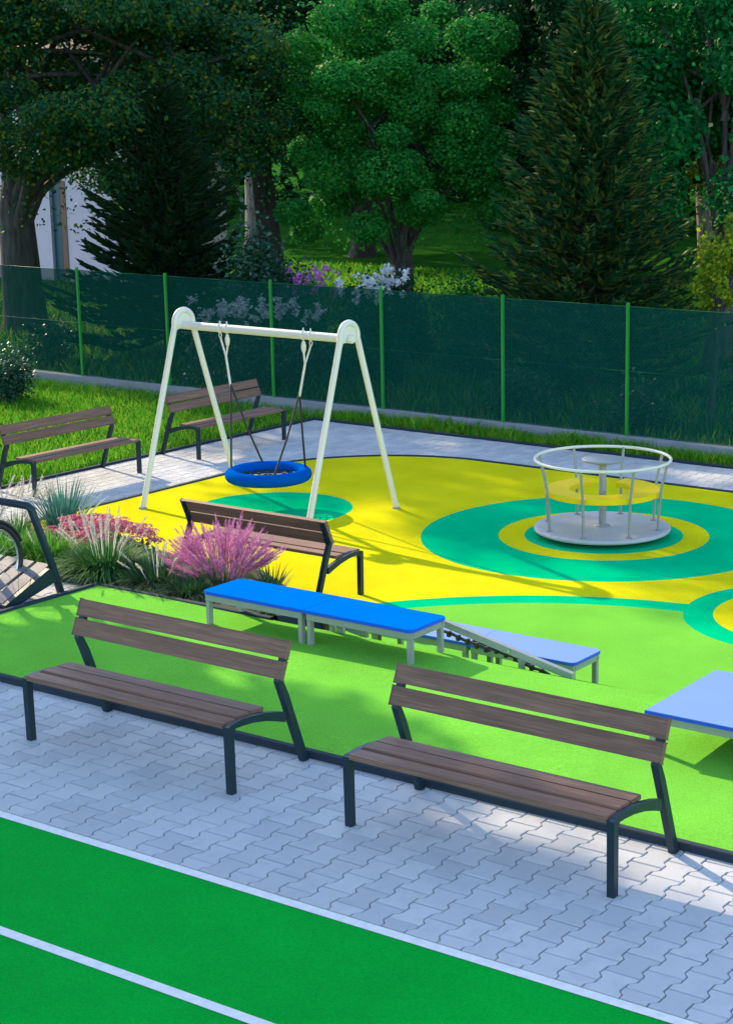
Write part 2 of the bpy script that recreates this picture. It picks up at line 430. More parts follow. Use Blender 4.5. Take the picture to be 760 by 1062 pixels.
# kerbs
def kerb(pts, w, z0, z1, zf=None):
    """strip of rectangular section along a polyline (centre line)"""
    n = len(pts); L = []; Rr = []
    for i, p in enumerate(pts):
        a = pts[max(i - 1, 0)]; b = pts[min(i + 1, n - 1)]
        d = Vector((b[0] - a[0], b[1] - a[1])).normalized(); q = Vector((-d.y, d.x)) * w / 2
        L.append((p[0] + q.x, p[1] + q.y)); Rr.append((p[0] - q.x, p[1] - q.y))
    mb = MB(); ch = .006
    for i in range(n):
        za = zf(*pts[i]) if zf else 0
        lx, ly = L[i]; rx, ry = Rr[i]
        ix, iy = lerp(lx, rx, ch / w), lerp(ly, ry, ch / w); jx, jy = lerp(rx, lx, ch / w), lerp(ry, ly, ch / w)
        mb.v += [(lx, ly, z0 + za), (lx, ly, z1 - ch + za), (ix, iy, z1 + za), (jx, jy, z1 + za), (rx, ry, z1 - ch + za), (rx, ry, z0 + za)]
    for i in range(n - 1):
        for k_ in range(5):
            mb.f.append((i * 6 + k_, i * 6 + k_ + 1, (i + 1) * 6 + k_ + 1, (i + 1) * 6 + k_)); mb.sm.append(False)
    return struct('kerb', mb, M['kerb'])
arc = [(-10.2 - 1.245 * math.sin(a), 9.6 - 1.245 * math.cos(a)) for a in np.linspace(0, PI / 2, 14)]
kerb([(4, 8.36)] + [(-9 + i * .6 - i * 1.2, 8.36) for i in range(2)] + arc + [(-11.445, 10.1), (-11.445, 10.56)], .05, -.1, .052)
arc = [(-13.4 - 2.345 * math.cos(a), 17.15 + 2.345 * math.sin(a)) for a in np.linspace(0, PI / 2, 16)]
kerb([(-15.73, 11.9), (-15.73, 14), (-15.73, 16.0)] + arc[0:] + [(-10, 19.495), (4, 19.495)], .06, LOW - .1, LOW + .045)
kerb([(-17.62, 11.5), (-17.62, 16), (-17.62, 20.99), (-17.6, 20.99), (-8, 20.99), (3, 20.99)], .06, LOW - .1, LOW + .03)

# planting bed
def bedz(y): return .02 - .24 * max(0, y - 10.66)
def xr_bed(y):
    if y < 11.1: return -9.45
    t = (y - 11.1) / 2.2
    return -9.45 - 2.6 * t ** 1.6
mb = MB(); rb = random.Random(4)
rows_sheet(mb, [10.64 + i * .13 for i in range(22)], lambda y: -15.68, xr_bed, lambda x, y: max(bedz(y), LOW + .05) + rb.uniform(-.015, .02), 40)
tag(mb.build('soil_bed', M['soil']), kind='structure')
kerb([(-15.6, 10.615), (-13, 10.615), (-11.42, 10.615), (-9.42, 10.615)], .05, -.2, .045)
pts = [(xr_bed(y) + .03, y) for y in np.arange(10.66, 13.5, .12)]
kerb(pts, .05, -.45, .03, lambda x, y: max(bedz(y), LOW + .05))

# ------------------------------------------------------------------ benches
def make_bench():
    root = empty('park_bench', (0, 0, 0))
    y0 = -.35                                        # front legs
    hl = .92
    mb = MB()
    for i in range(3):
        a = y0 - .028 + i * .131
        z = .452 + [.006, .014, .010][i]
        mb.box(-.875, .872, a, a + .118, z - .032, z, .005)
    mb.build('seat', M['wood'], root)
    mb = MB()
    for (za, ya), (zb, yb) in (((.617, .108), (.724, .152)), ((.742, .160), (.849, .204))):
        d = Vector((0, yb - ya, zb - za)).normalized(); nrm = Vector((0, -d.z, d.y))
        b = bmesh.new(); bmesh.ops.create_cube(b, size=1)
        h = math.hypot(yb - ya, zb - za)
        for q in b.verts:
            p = Vector((0, ya, za)) + d * (q.co.z + .5) * h + nrm * (q.co.y * .030)
            q.co = Vector((q.co.x * 1.87, p.y, p.z))
        bmesh.ops.bevel(b, geom=b.edges[:], offset=.004, segments=2, affect='EDGES')
        mb.bm(b)
    mb.build('backrest', M['wood'], root)
    for s in (-1, 1):
        xc = s * (hl - .025); xa, xb = xc - .023, xc + .023
        mb = MB(); mb.prism([(y0 - .020, 0), (y0 + .025, 0), (y0 + .023, .39), (y0 + .036, .417), (y0 + .0, .447), (y0 - .026, .438)], 'x', xa, xb)
        mb.build('leg', M['steel'], root)
        # curved bracket under the seat
        upp = [(y0 + .003, .448), (y0 + .10, .456), (y0 + .20, .452), (y0 + .32, .436), (y0 + .44, .408), (y0 + .51, .385)]
        low = [(y0 + .505, .318), (y0 + .42, .350), (y0 + .32, .382), (y0 + .2, .406), (y0 + .10, .415), (y0 + .039, .416)]
        mb = MB(); mb.prism(upp + low, 'x', xa + .004, xb - .004); mb.build('seat_bracket', M['steel'], root)
        post = [(.320, 0), (.368, 0), (.190, .50), (.142, .60), (.228, .838), (.196, .848), (.098, .60), (.140, .49)]
        mb = MB(); mb.prism(post, 'x', xa - s * .0, xb); mb.build('back_post', M['steel'], root)
    return root
bench = make_bench()
G_B = 'brown park benches around the playground'
BEN = [(-8.02, 7.95, 0.0, 0, 'brown slatted bench on the front paving, nearer the bicycle rack'),
       (-5.295, 7.95, 0.0, 0, 'brown slatted bench on the front paving, in front of the big glare-paled blue platform'),
       (-17.2, 15.58, LOW, PI / 2, 'dark bench on the back path before the sunlit lawn, behind the pale plume grasses'),
       (-17.2, 18.50, LOW, PI / 2, 'dark bench in the corner of the back path, seen through the swing frame'),
       (-11.42, 12.83, LOW + .03, PI, 'sunlit brown bench on yellow rubber, turned with its back to the flower bed')]
for i, (x, y, z, rz, lab) in enumerate(BEN):
    b = bench if i == 0 else copy_tree(bench)
    b.location = (x, y, z); b.rotation_euler = (0, 0, rz); tag(b, lab, 'bench', G_B)

# ------------------------------------------------------------------ low blue tables
def round_rect(x0, x1, y0, y1, r, corners):
    pts = []
    for (cx, cy, a0, key) in ((x1 - r, y0 + r, -90, 'fr'), (x1 - r, y1 - r, 0, 'br'), (x0 + r, y1 - r, 90, 'bl'), (x0 + r, y0 + r, 180, 'fl')):
        if key in corners:
            pts += [(cx + r * math.cos(R(a0 + t)), cy + r * math.sin(R(a0 + t))) for t in (0, 18, 36, 54, 72, 90)]
        else:
            pts.append({'fr': (x1, y0), 'br': (x1, y1), 'bl': (x0, y1), 'fl': (x0, y0)}[key])
    return pts
def low_table(name, w, d, h, corners, top, label, loc, legs=True, legz=None, group=None, leg_in=.04, overlen=0):
    """origin at the front edge's first corner, on the ground"""
    root = empty(name, loc); tag(root, label, 'table' if name != 'play_platform' else 'platform', group)
    pts = round_rect(0, w, 0, d, .055, corners)
    mb = MB(); mb.prism(pts, 'z', h - .012, h); t = mb.build('tabletop', M[top], root)
    pe = round_rect(-.003, w + .003, -.003, d + .003, .057, corners)
    mb = MB(); mb.prism(pe, 'z', h - .026, h - .0045); mb.build('edge_band', M['blue_edge'], t)
    mb = MB(); a = .018
    for (x0, x1, y0, y1) in ((a, w - a, a, a + .03), (a, w - a, d - a - .03, d - a), (a, a + .03, a + .032, d - a - .032), (w - a - .03, w - a, a + .032, d - a - .032)):
        mb.box(x0, x1, y0, y1, h - .085, h - .0275, .003)
    mb.build('frame', M['galv'], root)
    for (x, y) in ((a + .001, a + .001), (w - a - .047, a + .001), (w - a - .047, d - a - .047), (a + .001, d - a - .047)):
        zb = legz(loc[0] + x, loc[1] + y) - loc[2] if legz else 0
        mb = MB(); mb.box(x + .0015, x + .0445, y + .0015, y + .0445, zb, h - .086, .004); mb.build('leg', M['galv'], root)
    return root
G_T = 'low blue tables beside the flower bed'
grd = lambda x, y: terr(x, y) + .025
low_table('blue_table', 1.06, .47, .285, ('fl', 'bl'), 'blue_top', 'bright blue low table next to the flower bed, first of the raised pair', (-9.79, 10.19, .03), True, grd, G_T)
low_table('blue_table', 1.06, .47, .285, ('fr', 'br'), 'blue_top', 'bright blue low table with rounded end, second of the raised pair, above the sloping rail', (-8.724, 10.19, .03), True, grd, G_T)
low_table('blue_table', 1.02, .44, .40, (), 'glare_blue_top', 'glare-paled blue low table partly hidden behind the sloping rail and the raised blue table', (-8.935, 11.27, -.50), True, grd, G_T)
low_table('blue_table', 1.02, .44, .40, ('fr', 'br'), 'glare_blue_top', 'glare-paled blue low table with rounded blue edge at the free end of the lower row', (-7.911, 11.27, -.50), True, grd, G_T)
low_table('play_platform', 2.4, 1.01, .285, (), 'glare_blue_top', 'large square-cornered glare-paled blue platform cut off by the frame behind the front bench', (-5.3, 9.56, .03), True, grd)

# sloping board at the hidden end of the lower row and sloping rail with black fittings
def slope_frame(name, x0, z0, x1, z1, y0, y1, label, cat, fit):
    r = empty(name, (x0, y0, z1)); tag(r, label, cat)
    def P(t, y, dz): return (lerp(x0, x1, t) - x0, y - y0, lerp(z0, z1, t) + dz - z1)
    ys_ = (y0,) if fit else (y0, y1)
    for yy in ys_:
        mb = MB(); v = []
        for t in (0, 1):
            v += [P(t, yy, 0), P(t, yy + .045, 0), P(t, yy + .045, .055), P(t, yy, .055)]
        mb.add(v, [(0, 1, 2, 3), (7, 6, 5, 4), (0, 4, 5, 1), (1, 5, 6, 2), (2, 6, 7, 3), (3, 7, 4, 0)]); mb.build('side_rail', M['galv'], r)
    if fit:
        for (ta, tb, dz, yy) in ((-.03, .34, -.055, y0 + .05), (.14, .62, -.085, y0 + .16), (.55, .8, -.05, y0 + .055)):
            mb = MB(); mb.tube([P(lerp(ta, tb, q / 6), yy, dz + .006 * math.sin(q * 1.7)) for q in range(7)], .013, 6)
            for q in np.arange(ta + .04, tb, .075):
                p = P(q, yy, dz); mb.box(p[0] - .016, p[0] + .016, p[1] - .018, p[1] + .018, p[2] - .028, p[2] + .018, .004)
            mb.build('rubber_strap', M['black'], r)
        for t in (.18, .52):
            p = P(t, y0 - .004, .03); mb = MB(); mb.tube([p, (p[0], p[1] - .006, p[2])], .012, 10); mb.build('bolt', M['chrome'], r)
        for t in (.6,):
            p = P(t, y0 + .01, -.003); zg = grd(p[0] + x0, y0)
            mb = MB(); mb.box(p[0] - .022, p[0] + .022, p[1], p[1] + .044, zg - z1, p[2], .004); mb.build('leg', M['galv'], r)
    else:
        mb = MB(); mb.add([P(0, y0 + .002, .058), P(1, y0 + .002, .058), P(1, y1 + .043, .058), P(0, y1 + .043, .058), P(0, y0 + .002, .076), P(1, y0 + .002, .076), P(1, y1 + .043, .076), P(0, y1 + .043, .076)],
                          [(0, 1, 2, 3), (7, 6, 5, 4), (0, 4, 5, 1), (1, 5, 6, 2), (2, 6, 7, 3), (3, 7, 4, 0)]); mb.build('board', M['glare_blue_top'], r)
        for t in (.06, .42, .94):
            for yy in (y0 + .001, y1 - .001):
                p = P(t, yy, -.003); zg = grd(p[0] + x0, yy)
                if zg - z1 < p[2] - .03:
                    mb = MB(); mb.box(p[0] - .02, p[0] + .02, p[1], p[1] + .042, zg - z1, p[2], .004); mb.build('leg', M['wood'], r)  # wood brown stands in for bounced light on the legs
    return r
slope_frame('sloping_rail', -7.80, .165, -6.62, -.065, 10.80, 10.8, 'pale sloping rail with black rubber fittings between the raised and the lower blue tables', 'rail', True)
slope_frame('sloping_board', -9.75, -.12, -8.97, -.235, 11.28, 11.50, 'short sloping board on legs painted brown for bounced light, glimpsed under the raised blue tables', 'ramp', False)

# ------------------------------------------------------------------ swing
SW = (-13.87, 15.66); GZ = LOW + .03
fr = empty('swing_frame', (SW[0], SW[1], GZ)); tag(fr, 'cream tubular swing frame with rounded tops standing on yellow rubber', 'swing frame')
for s in (-1, 1):
    x = s * 1.275
    prof = [(-.83, 0.0), (-.155, 2.13)] + [(-.155 * math.cos(a), 2.16 + .155 * math.sin(a)) for a in np.linspace(.1, PI - .1, 13)] + [(.155, 2.13), (.83, 0.0)]
    half = len(prof) // 2
    mb = MB(); mb.tube([(x, y, z) for y, z in prof], .036, 12); mb.build('leg_frame', M['white_steel'], fr)
    pl = [(-.175, 2.03)] + [(-.14 * math.cos(a), 2.165 + .14 * math.sin(a)) for a in np.linspace(0, PI, 13)] + [(.175, 2.03)] + [(.17 * math.cos(a) , 2.03 + .075 * math.sin(a)) for a in np.linspace(.25, PI - .25, 9)]
    mb = MB(); mb.prism(pl, 'x', x - .008, x + .008); mb.build('gusset_plate', M['white_steel'], fr)
    mb = MB(); mb.tube([(x + s * .01, 0, 2.13), (x + s * .055, 0, 2.13), (x + s * .068, 0, 2.13)], [.05, .05, .036], 16); mb.build('end_cap', M['white_steel'], fr)
    for y in (-.83, .83):
        mb = MB(); mb.tube([(x, y * 1.003, -.004), (x, y * 1.0, .02)], .05, 12); mb.build('foot_plate', M['galv'], fr)
mb = MB(); mb.tube([(-1.268, 0, 2.13), (1.268, 0, 2.13)], .05, 16); mb.build('crossbar', M['white_steel'], fr)
RING_Z = -.10
sw = empty('nest_swing', (SW[0], SW[1], RING_Z)); tag(sw, 'round blue nest swing with black net hanging on ropes from the cream frame', 'swing')
mb = MB(); mb.tube([(.44 * math.cos(a), .44 * math.sin(a), 0) for a in np.linspace(0, 2 * PI, 49)[:-1]], .078, 14, closed=True); mb.build('seat_ring', M['blue_foam'], sw)
mb = MB()
for rr in (.08, .15, .22, .29, .36):
    mb.tube([(rr * math.cos(a), rr * math.sin(a), -.05 * (1 - (rr / .42) ** 2) - .01) for a in np.linspace(0, 2 * PI, 25)[:-1]], .009, 6, closed=True)
for q in range(16):
    a = 2 * PI * q / 16
    mb.tube([(rr * math.cos(a), rr * math.sin(a), -.05 * (1 - (rr / .42) ** 2) - .01) for rr in (.02, .12, .24, .40)], .010, 6)
nnet = len(mb.f)
for rr in (.15, .29):
    for q in range(16):
        a = 2 * PI * q / 16; mb.box(rr * math.cos(a) - .012, rr * math.cos(a) + .012, rr * math.sin(a) - .012, rr * math.sin(a) + .012, -.05, -.025 + .0, .004)
net = mb.build('net', M['black'], sw, fix=False); net.data.materials.append(M['galv'])
for pi in range(nnet, len(net.data.polygons)): net.data.polygons[pi].material_index = 1
def hang(xh, knot, ends):
    zt = GZ + 2.13 - RING_Z
    for dx in (-.055, .055):
        xx = xh + dx; big = (dx > 0) == (xh < 0)
        mb = MB()
        mb.tube([(xx, .052 * math.sin(a), zt + .052 * math.cos(a)) for a in np.linspace(0, 2 * PI, 17)[:-1]], .008, 6, closed=True)
        mb.tube([(xx, 0, zt + .05), (xx, 0, zt + .085)], .008, 6)
        if big: mb.lathe([(.0, 0), (.018, -.02), (.030, -.07), (.026, -.12), (.012, -.16), (0, -.165)], 12, (xx, 0, zt - .055))
        else:
            mb.tube([(xx + .02 * math.cos(a), 0, zt - .085 + .028 * math.sin(a)) for a in np.linspace(0, 2 * PI, 13)[:-1]], .006, 6, closed=True)
        mb.build('hanger', M['white_steel'], sw)
    zj = zt - .34; xj = lerp(xh, knot[0], .3)
    mb = MB()
    for dx in (-.055, .055):
        mb.tube([(xh + dx, 0, zt - (.21 if (dx > 0) == (xh < 0) else .11)), (xj, 0, zj)], .011, 8)
    mb.tube([(xj, 0, zj), (lerp(xj, knot[0], .5), 0, lerp(zj, knot[1], .5)), (knot[0], 0, knot[1])], .014, 8)
    mb.build('rope', M['rope'], sw)
    for e in ends:
        mb = MB(); mb.tube([(knot[0], 0, knot[1] + .03), (lerp(knot[0], e[0], .5), e[1] * .5, lerp(knot[1], 0, .5)), e], .012, 8); mb.build('rope', M['black'], sw)
q = .44
hang(-.63, (-.55, .913 - RING_Z), [(q * math.cos(R(a)), q * math.sin(R(a)), .06) for a in (215, 140)])
hang(.66, (.52, .888 - RING_Z), [(q * math.cos(R(a)), q * math.sin(R(a)), .06) for a in (40, 320)])

# ------------------------------------------------------------------ carousel
ca = empty('carousel', (-9.82, 16.66, GZ)); tag(ca, 'small merry-go-round with round grey deck, rail and yellow seats on teal rings', 'merry-go-round')
mb = MB(); mb.lathe([(.0, .05), (.60, .05), (.60, .012), (0, .012)], 48); mb.build('base', M['black'], ca)
mb = MB(); mb.lathe([(0, .051), (.74, .051), (.765, .062), (.772, .08), (.762, .096), (.735, .100), (.70, .098), (0, .098)], 72); deck = mb.build('deck', M['deck'], ca)
mb = MB(); mb.tube([(.76 * math.cos(a), .76 * math.sin(a), .87) for a in np.linspace(0, 2 * PI, 65)[:-1]], .017, 10, closed=True); mb.build('handrail', M['white_steel'], ca)
for q in range(8):
    a = R(12 + 45 * q); c_, s_ = math.cos(a), math.sin(a)
    mb = MB(); mb.tube([(.655 * c_, .655 * s_, .098), (.66 * c_, .66 * s_, .30), (.685 * c_, .685 * s_, .58), (.755 * c_, .755 * s_, .868)], .016, 10); mb.build('post', M['galv'], ca)
    mb = MB(); mb.tube([(.655 * c_, .655 * s_, .0985), (.655 * c_, .655 * s_, .106)], .036, 12); mb.build('post_flange', M['galv'], ca)
def sector(r0, r1, a0, a1, z0, z1, n=40):
    mb = MB()
    P = [(r1 * math.cos(a), r1 * math.sin(a)) for a in np.linspace(a0, a1, n)] + [(r0 * math.cos(a), r0 * math.sin(a)) for a in np.linspace(a1, a0, n)]
    m_ = 2 * n; v = [(x, y, z0) for x, y in P] + [(x, y, z1) for x, y in P]; f_ = []
    for i in range(n - 1):
        f_ += [(i, i + 1, m_ - 2 - i, m_ - 1 - i), (m_ + m_ - 1 - i, m_ + m_ - 2 - i, m_ + i + 1, m_ + i)]
    f_ += [(i, (i + 1) % m_, m_ + (i + 1) % m_, m_ + i) for i in range(m_)]
    mb.add(v, f_); return mb
sector(.37, .645, R(139), R(457 - 0), .475, .53).build('seat', M['yellow_board'], ca)
mb = MB(); mb.tube([(0, 0, .098), (0, 0, .80)], .042, 14); mb.lathe([(.0, .112), (.085, .112), (.09, .104), (.09, .0985)], 20); mb.build('spindle', M['galv'], ca)
mb = MB(); mb.lathe([(0, .80), (.05, .80), (.22, .845), (.238, .856), (.238, .868), (.228, .874), (0, .874)], 40); mb.build('hand_wheel', M['galv'], ca)

# ------------------------------------------------------------------ bicycle rack and bicycle
rk = empty('bicycle_rack', (-11.53, 9.65, 0)); tag(rk, 'dark steel bicycle rack with bent tube arch and sloping grey slats', 'bike rack')
W_ = 1.05
for x in (0, -W_):
    mb = MB(); mb.prism([(.0, .0), (.06, .0), (.575, .135), (.575, .245), (.50, .262), (.0, .05)], 'x', x - .05, x); mb.build('side_plate', M['steel'], rk)
mb = MB(); mb.tube([(-.026, .64, .0), (-.022, .545, .30), (-.022, .36, .82), (-.05, .347, .845), (-W_ + .03, .347, .845), (-W_ - .02, .36, .82), (-W_ - .02, .64, 0)], .034, 12); mb.build('arch', M['steel'], rk)
for i in range(5):
    xa = -.056 - i * .196
    mb = MB(); y0_, z0_, y1_, z1_ = .015, .062, .555, .285
    v = []
    for (yy, zz) in ((y0_, z0_), (y1_, z1_)):
        v += [(xa - .150, yy, zz - .018), (xa, yy, zz - .018), (xa, yy, zz), (xa - .150, yy, zz)]
    mb.add(v, [(0, 1, 2, 3), (7, 6, 5, 4), (0, 4, 5, 1), (1, 5, 6, 2), (2, 6, 7, 3), (3, 7, 4, 0)]); mb.build('slat', M['slat'], rk)
mb = MB(); mb.box(-W_ + .002, -.052, .03, .07, .0, .042, .004); mb.box(-W_ + .002, -.052, .46, .50, .16, .2, .004); mb.build('cross_bar', M['steel'], rk)

bk = empty('bicycle', (-11.86, 9.80, 0)); tag(bk, 'bicycle with black tyres parked front wheel first in the rack', 'bicycle')
def wheel(yc):
    t = MB(); t.tube([(0, yc + .325 * math.cos(a), .345 + .325 * math.sin(a)) for a in np.linspace(0, 2 * PI, 49)[:-1]], .025, 8, closed=True); w_ = t.build('wheel', M['black'], bk)
    t = MB(); t.tube([(0, yc + .298 * math.cos(a), .345 + .298 * math.sin(a)) for a in np.linspace(0, 2 * PI, 49)[:-1]], .011, 6, closed=True); t.build('rim', M['chrome'], w_)
    t = MB()
    for q in range(18):
        a = 2 * PI * q / 18; t.tube([((-1) ** q * .02, yc, .345), (0, yc + .295 * math.cos(a), .345 + .295 * math.sin(a))], .0022, 4)
    t.tube([(-.04, yc, .345), (.04, yc, .345)], .02, 10); t.build('spoke', M['chrome'], w_)
wheel(0.0); wheel(-1.05)
mb = MB()
mb.tube([(-.05, 0, .345), (-.05, -.10, .62), (-.02, -.16, .72)], .012, 8); mb.tube([(.05, 0, .345), (.05, -.10, .62), (.02, -.16, .72)], .012, 8); mb.tube([(0, -.15, .70), (0, -.22, .92)], .016, 8)
mb.build('fork', M['steel'], bk)
mb = MB()
mb.tube([(0, -.19, .84), (0, -.62, .80)], .017, 8); mb.tube([(0, -.17, .76), (0, -.55, .32)], .019, 8); mb.tube([(0, -.55, .32), (0, -.68, .86)], .016, 8)
mb.tube([(.03, -.55, .32), (.05, -1.05, .345)], .010, 8); mb.tube([(-.03, -.55, .32), (-.05, -1.05, .345)], .010, 8); mb.tube([(.02, -.64, .74), (.05, -1.05, .345)], .009, 8); mb.tube([(-.02, -.64, .74), (-.05, -1.05, .345)], .009, 8)
mb.build('frame', M['steel'], bk)
mb = MB(); mb.tube([(-.24, -.36, .96), (-.12, -.27, .96), (0, -.23, .94), (.12, -.27, .96), (.24, -.36, .96)], .012, 8); mb.build('handlebar', M['chrome'], bk)
mb = MB(); mb.lathe([(0, .0), (.06, -.01), (.07, -.03), (0, -.05)], 14, (0, -.72, .90)); mb.tube([(0, -.60, .885), (0, -.80, .90)], [.025, .07], 8); mb.build('saddle', M['black'], bk)
mb = MB(); mb.tube([(-.1, -.55, .32), (.1, -.55, .32)], .012, 8); mb.box(-.16, -.09, -.58, -.52, .30, .325, .004); mb.box(.09, .16, -.58, -.52, .31, .335, .004); mb.build('pedal', M['black'], bk)
mb = MB()
mb.tube([(0, .365 * math.cos(a), .345 + .365 * math.sin(a)) for a in np.linspace(.35, 2.4, 16)], .016, 6); mb.build('mudguard', M['black'], bk)

# ------------------------------------------------------------------ fence
fe = empty('fence', (-19, 21.65, LOW)); tag(fe, 'green mesh privacy fence on a low concrete plinth across the back', 'fence')
mb = MB(); mb.box(-30, 22, -.10, .13, -.1, .15, .008); mb.build('plinth', M['concrete'], fe)
mb = MB()
for zz in (.165, 1.09, 2.01): mb.tube([(-9.0, .018, zz), (2.0, .019, zz - .006), (13.2, .018, zz)], .004, 5)
mb.build('tension_wire', M['green_post'], fe)
px_ = [-28.0, -25.7, -23.42, -21.32, -19.0, -16.76, -14.5, -12.37, -10.15, -7.95, -5.75]
for i, x in enumerate(px_):
    mb = MB(); mb.box(x + 19 - .022, x + 19 + .022, -.02, .02, .10, 2.06, .004); mb.build('post', M['green_post'], fe)
for i in range(len(px_) - 1):
    x0, x1 = px_[i] + 19.024, px_[i + 1] + 18.976
    mb = MB(); n = 12; v = []
    for j in range(n + 1):
        t = j / n; v += [(lerp(x0, x1, t), .012 + .004 * math.sin(t * 9), .155), (lerp(x0, x1, t), .012 + .004 * math.sin(t * 7 + 1), 2.02 - .012 * math.sin(PI * t))]
    mb.add(v, [(2 * j, 2 * j + 2, 2 * j + 3, 2 * j + 1) for j in range(n)]); mb.build('net_panel', M['net'], fe, fix=False)

# ------------------------------------------------------------------ grass blades
def blades(name, P, h, w, lean, mat_, seed, parent=None):
    r = np.random.default_rng(seed); n = len(P)
    a = r.uniform(0, 2 * PI, n); b = r.uniform(0, 2 * PI, n)
    hh = h * r.uniform(.55, 1.25, n); ww = w * r.uniform(.7, 1.2, n); ll = hh * lean * r.uniform(.2, 1.3, n)
    s = np.c_[np.cos(a), np.sin(a), 0 * a] * ww[:, None] / 2; d = np.c_[np.cos(b), np.sin(b), 0 * b]
    m1 = P + d * (ll * .35)[:, None] + np.c_[0 * a, 0 * a, hh * .6]; tp = P + d * ll[:, None] + np.c_[0 * a, 0 * a, hh]
    V = np.stack([P - s, P + s, m1 + s * .75, tp, m1 - s * .75], 1).reshape(-1, 3)
    return fast_mesh(name, V, 5, mat_, parent)
r = np.random.default_rng(11)
def pts_rect(n, x0, x1, y0, y1, z): return np.c_[r.uniform(x0, x1, n), r.uniform(y0, y1, n), np.full(n, z)]
P = np.concatenate([pts_rect(52000, -27, -17.68, 14.0, 21.5, LOW - .02), pts_rect(9000, -17.7, -7.5, 21.05, 21.52, LOW - .02)])
o = blades('grass', P, .12, .012, .6, M['grass'], 1); tag(o, kind='stuff')
P = pts_rect(46000, -40, -8, 21.95, 44, LOW - .06); o = blades('meadow_grass', P, .2, .03, .6, M['grass'], 2); tag(o, kind='stuff')
# tufts that have grown up along the fence foot
cl = np.c_[r.uniform(-17.4, -8, 60), r.uniform(21.1, 21.48, 60)]
P = np.concatenate([np.c_[r.normal(x, .09, 45), r.normal(y, .06, 45), np.full(45, LOW - .02)] for x, y in cl])
P = P[(P[:, 1] > 21.04) & (P[:, 1] < 21.53)]
o = blades('verge_grass', P, .19, .016, .55, M['grass'], 5); tag(o, kind='stuff')

# ------------------------------------------------------------------ ornamental plants
def tuft_mesh(n, h, w, spread, base, seed, droop=.6, seg=4):
    """arching blades from a small base; returns quads array"""
    r = np.random.default_rng(seed); Q = []
    for i in range(n):
        a = r.uniform(0, 2 * PI); rad = base * math.sqrt(r.uniform()); o = np.array([rad * math.cos(a), rad * math.sin(a), 0])
        a += r.normal(0, .35); L = h * r.uniform(.65, 1.15); out = spread * r.uniform(.15, 1.1)
        d = np.array([math.cos(a), math.sin(a), 0]); s = np.array([-d[1], d[0], 0]) * w * r.uniform(.7, 1.2) / 2
        p = []
        for k_ in range(seg + 1):
            t = k_ / seg
            p.append(o + d * out * t ** 1.3 + np.array([0, 0, L * (t - droop * (out / max(spread, .01)) * t ** 2.6)]))
        for k_ in range(seg):
            w0 = 1 - .15 * k_ if k_ < seg - 1 else .5; w1 = 1 - .15 * (k_ + 1) if k_ + 1 < seg else .05
            Q += [p[k_] - s * w0, p[k_] + s * w0, p[k_ + 1] + s * w1, p[k_ + 1] - s * w1]
    return np.array(Q)
def plume_mesh(n, h, spread, base, seed, plen=.16, pr=.018, hairs=46, droop=.25, hl=.03):
    """feathery flower heads: many fine hairs round each stalk end"""
    r = np.random.default_rng(seed); Q = []
    for i in range(n):
        a = r.uniform(0, 2 * PI); out = spread * math.sqrt(r.uniform(.05, 1)); L = h * r.uniform(.75, 1.1)
        d = np.array([math.cos(a), math.sin(a), 0]); o = d * base * r.uniform()
        top = o + d * out + np.array([0, 0, L * (1 - droop * (out / max(spread, .01)) ** 2)])
        ax = top - (o + np.array([0, 0, L * .1])); ax += d * out * .35; ax /= np.linalg.norm(ax)
        s = np.array([-d[1], d[0], 0]) * .003; b0 = o
        Q += [b0 - s, b0 + s, top + s, top - s]
        u = np.cross(ax, [0, 0, 1.0]); u /= max(1e-6, np.linalg.norm(u)); v_ = np.cross(ax, u)
        pl = plen * r.uniform(.7, 1.2)
        for q in range(hairs):
            t = r.uniform(0, 1); th = r.uniform(0, 2 * PI); rr = pr * math.sin(PI * (.12 + .8 * t)) * r.uniform(.5, 1.2)
            c_ = top + ax * (t - .5) * pl; e = (math.cos(th) * u + math.sin(th) * v_)
            tip = c_ + e * rr + ax * hl * r.uniform(.5, 1); sd_ = np.cross(ax, e) * .0022
            Q += [c_ - sd_, c_ + sd_, tip + sd_ * .4, tip - sd_ * .4]
    return np.array(Q)
def plant(name, label, x, y, foliage, fm, bloom=None, bmat=None, group=None, z=None, cat='plant'):
    zz = max(bedz(y), LOW + .05) - .01 if z is None else z
    p = empty(name, (x, y, zz)); tag(p, label, cat, group)
    fast_mesh('foliage', foliage, 4, M[fm], p)
    if bloom is not None: fast_mesh('blossoms', bloom, 4, M[bmat], p)
    return p
G_P = 'ornamental plants in the flower bed'
plant('fountain_grass', 'mounded dark green fountain grass with upright white plumes beside the bicycle rack', -11.75, 11.0, tuft_mesh(1700, .44, .013, .50, .17, 21, .72), 'blade', plume_mesh(26, .60, .32, .1, 22, .20, .020, 90), 'plume', G_P, cat='grass plant')
plant('fountain_grass', 'dark low fountain grass with bent dusty plumes between the green mound and the pink grass', -11.12, 11.02, tuft_mesh(1300, .33, .011, .46, .17, 23, .78), 'blade_dark', plume_mesh(14, .42, .38, .1, 24, .15, .018, 80, droop=.5), 'plume', G_P, cat='grass plant')
plant('dark_sedge', 'nearly black fine sedge along the kerb below the pink muhly grass', -10.62, 10.92, tuft_mesh(1000, .25, .009, .40, .14, 25, .82), 'blade_dark', None, None, G_P, cat='grass plant')
plant('pink_muhly_grass', 'rounded clump of pink muhly grass with feathery plumes', -10.70, 11.42, tuft_mesh(700, .42, .010, .34, .12, 27, .4), 'blade_lime', plume_mesh(190, .60, .36, .12, 28, .24, .034, 75, .40, .05), 'muhly', G_P, cat='grass plant')
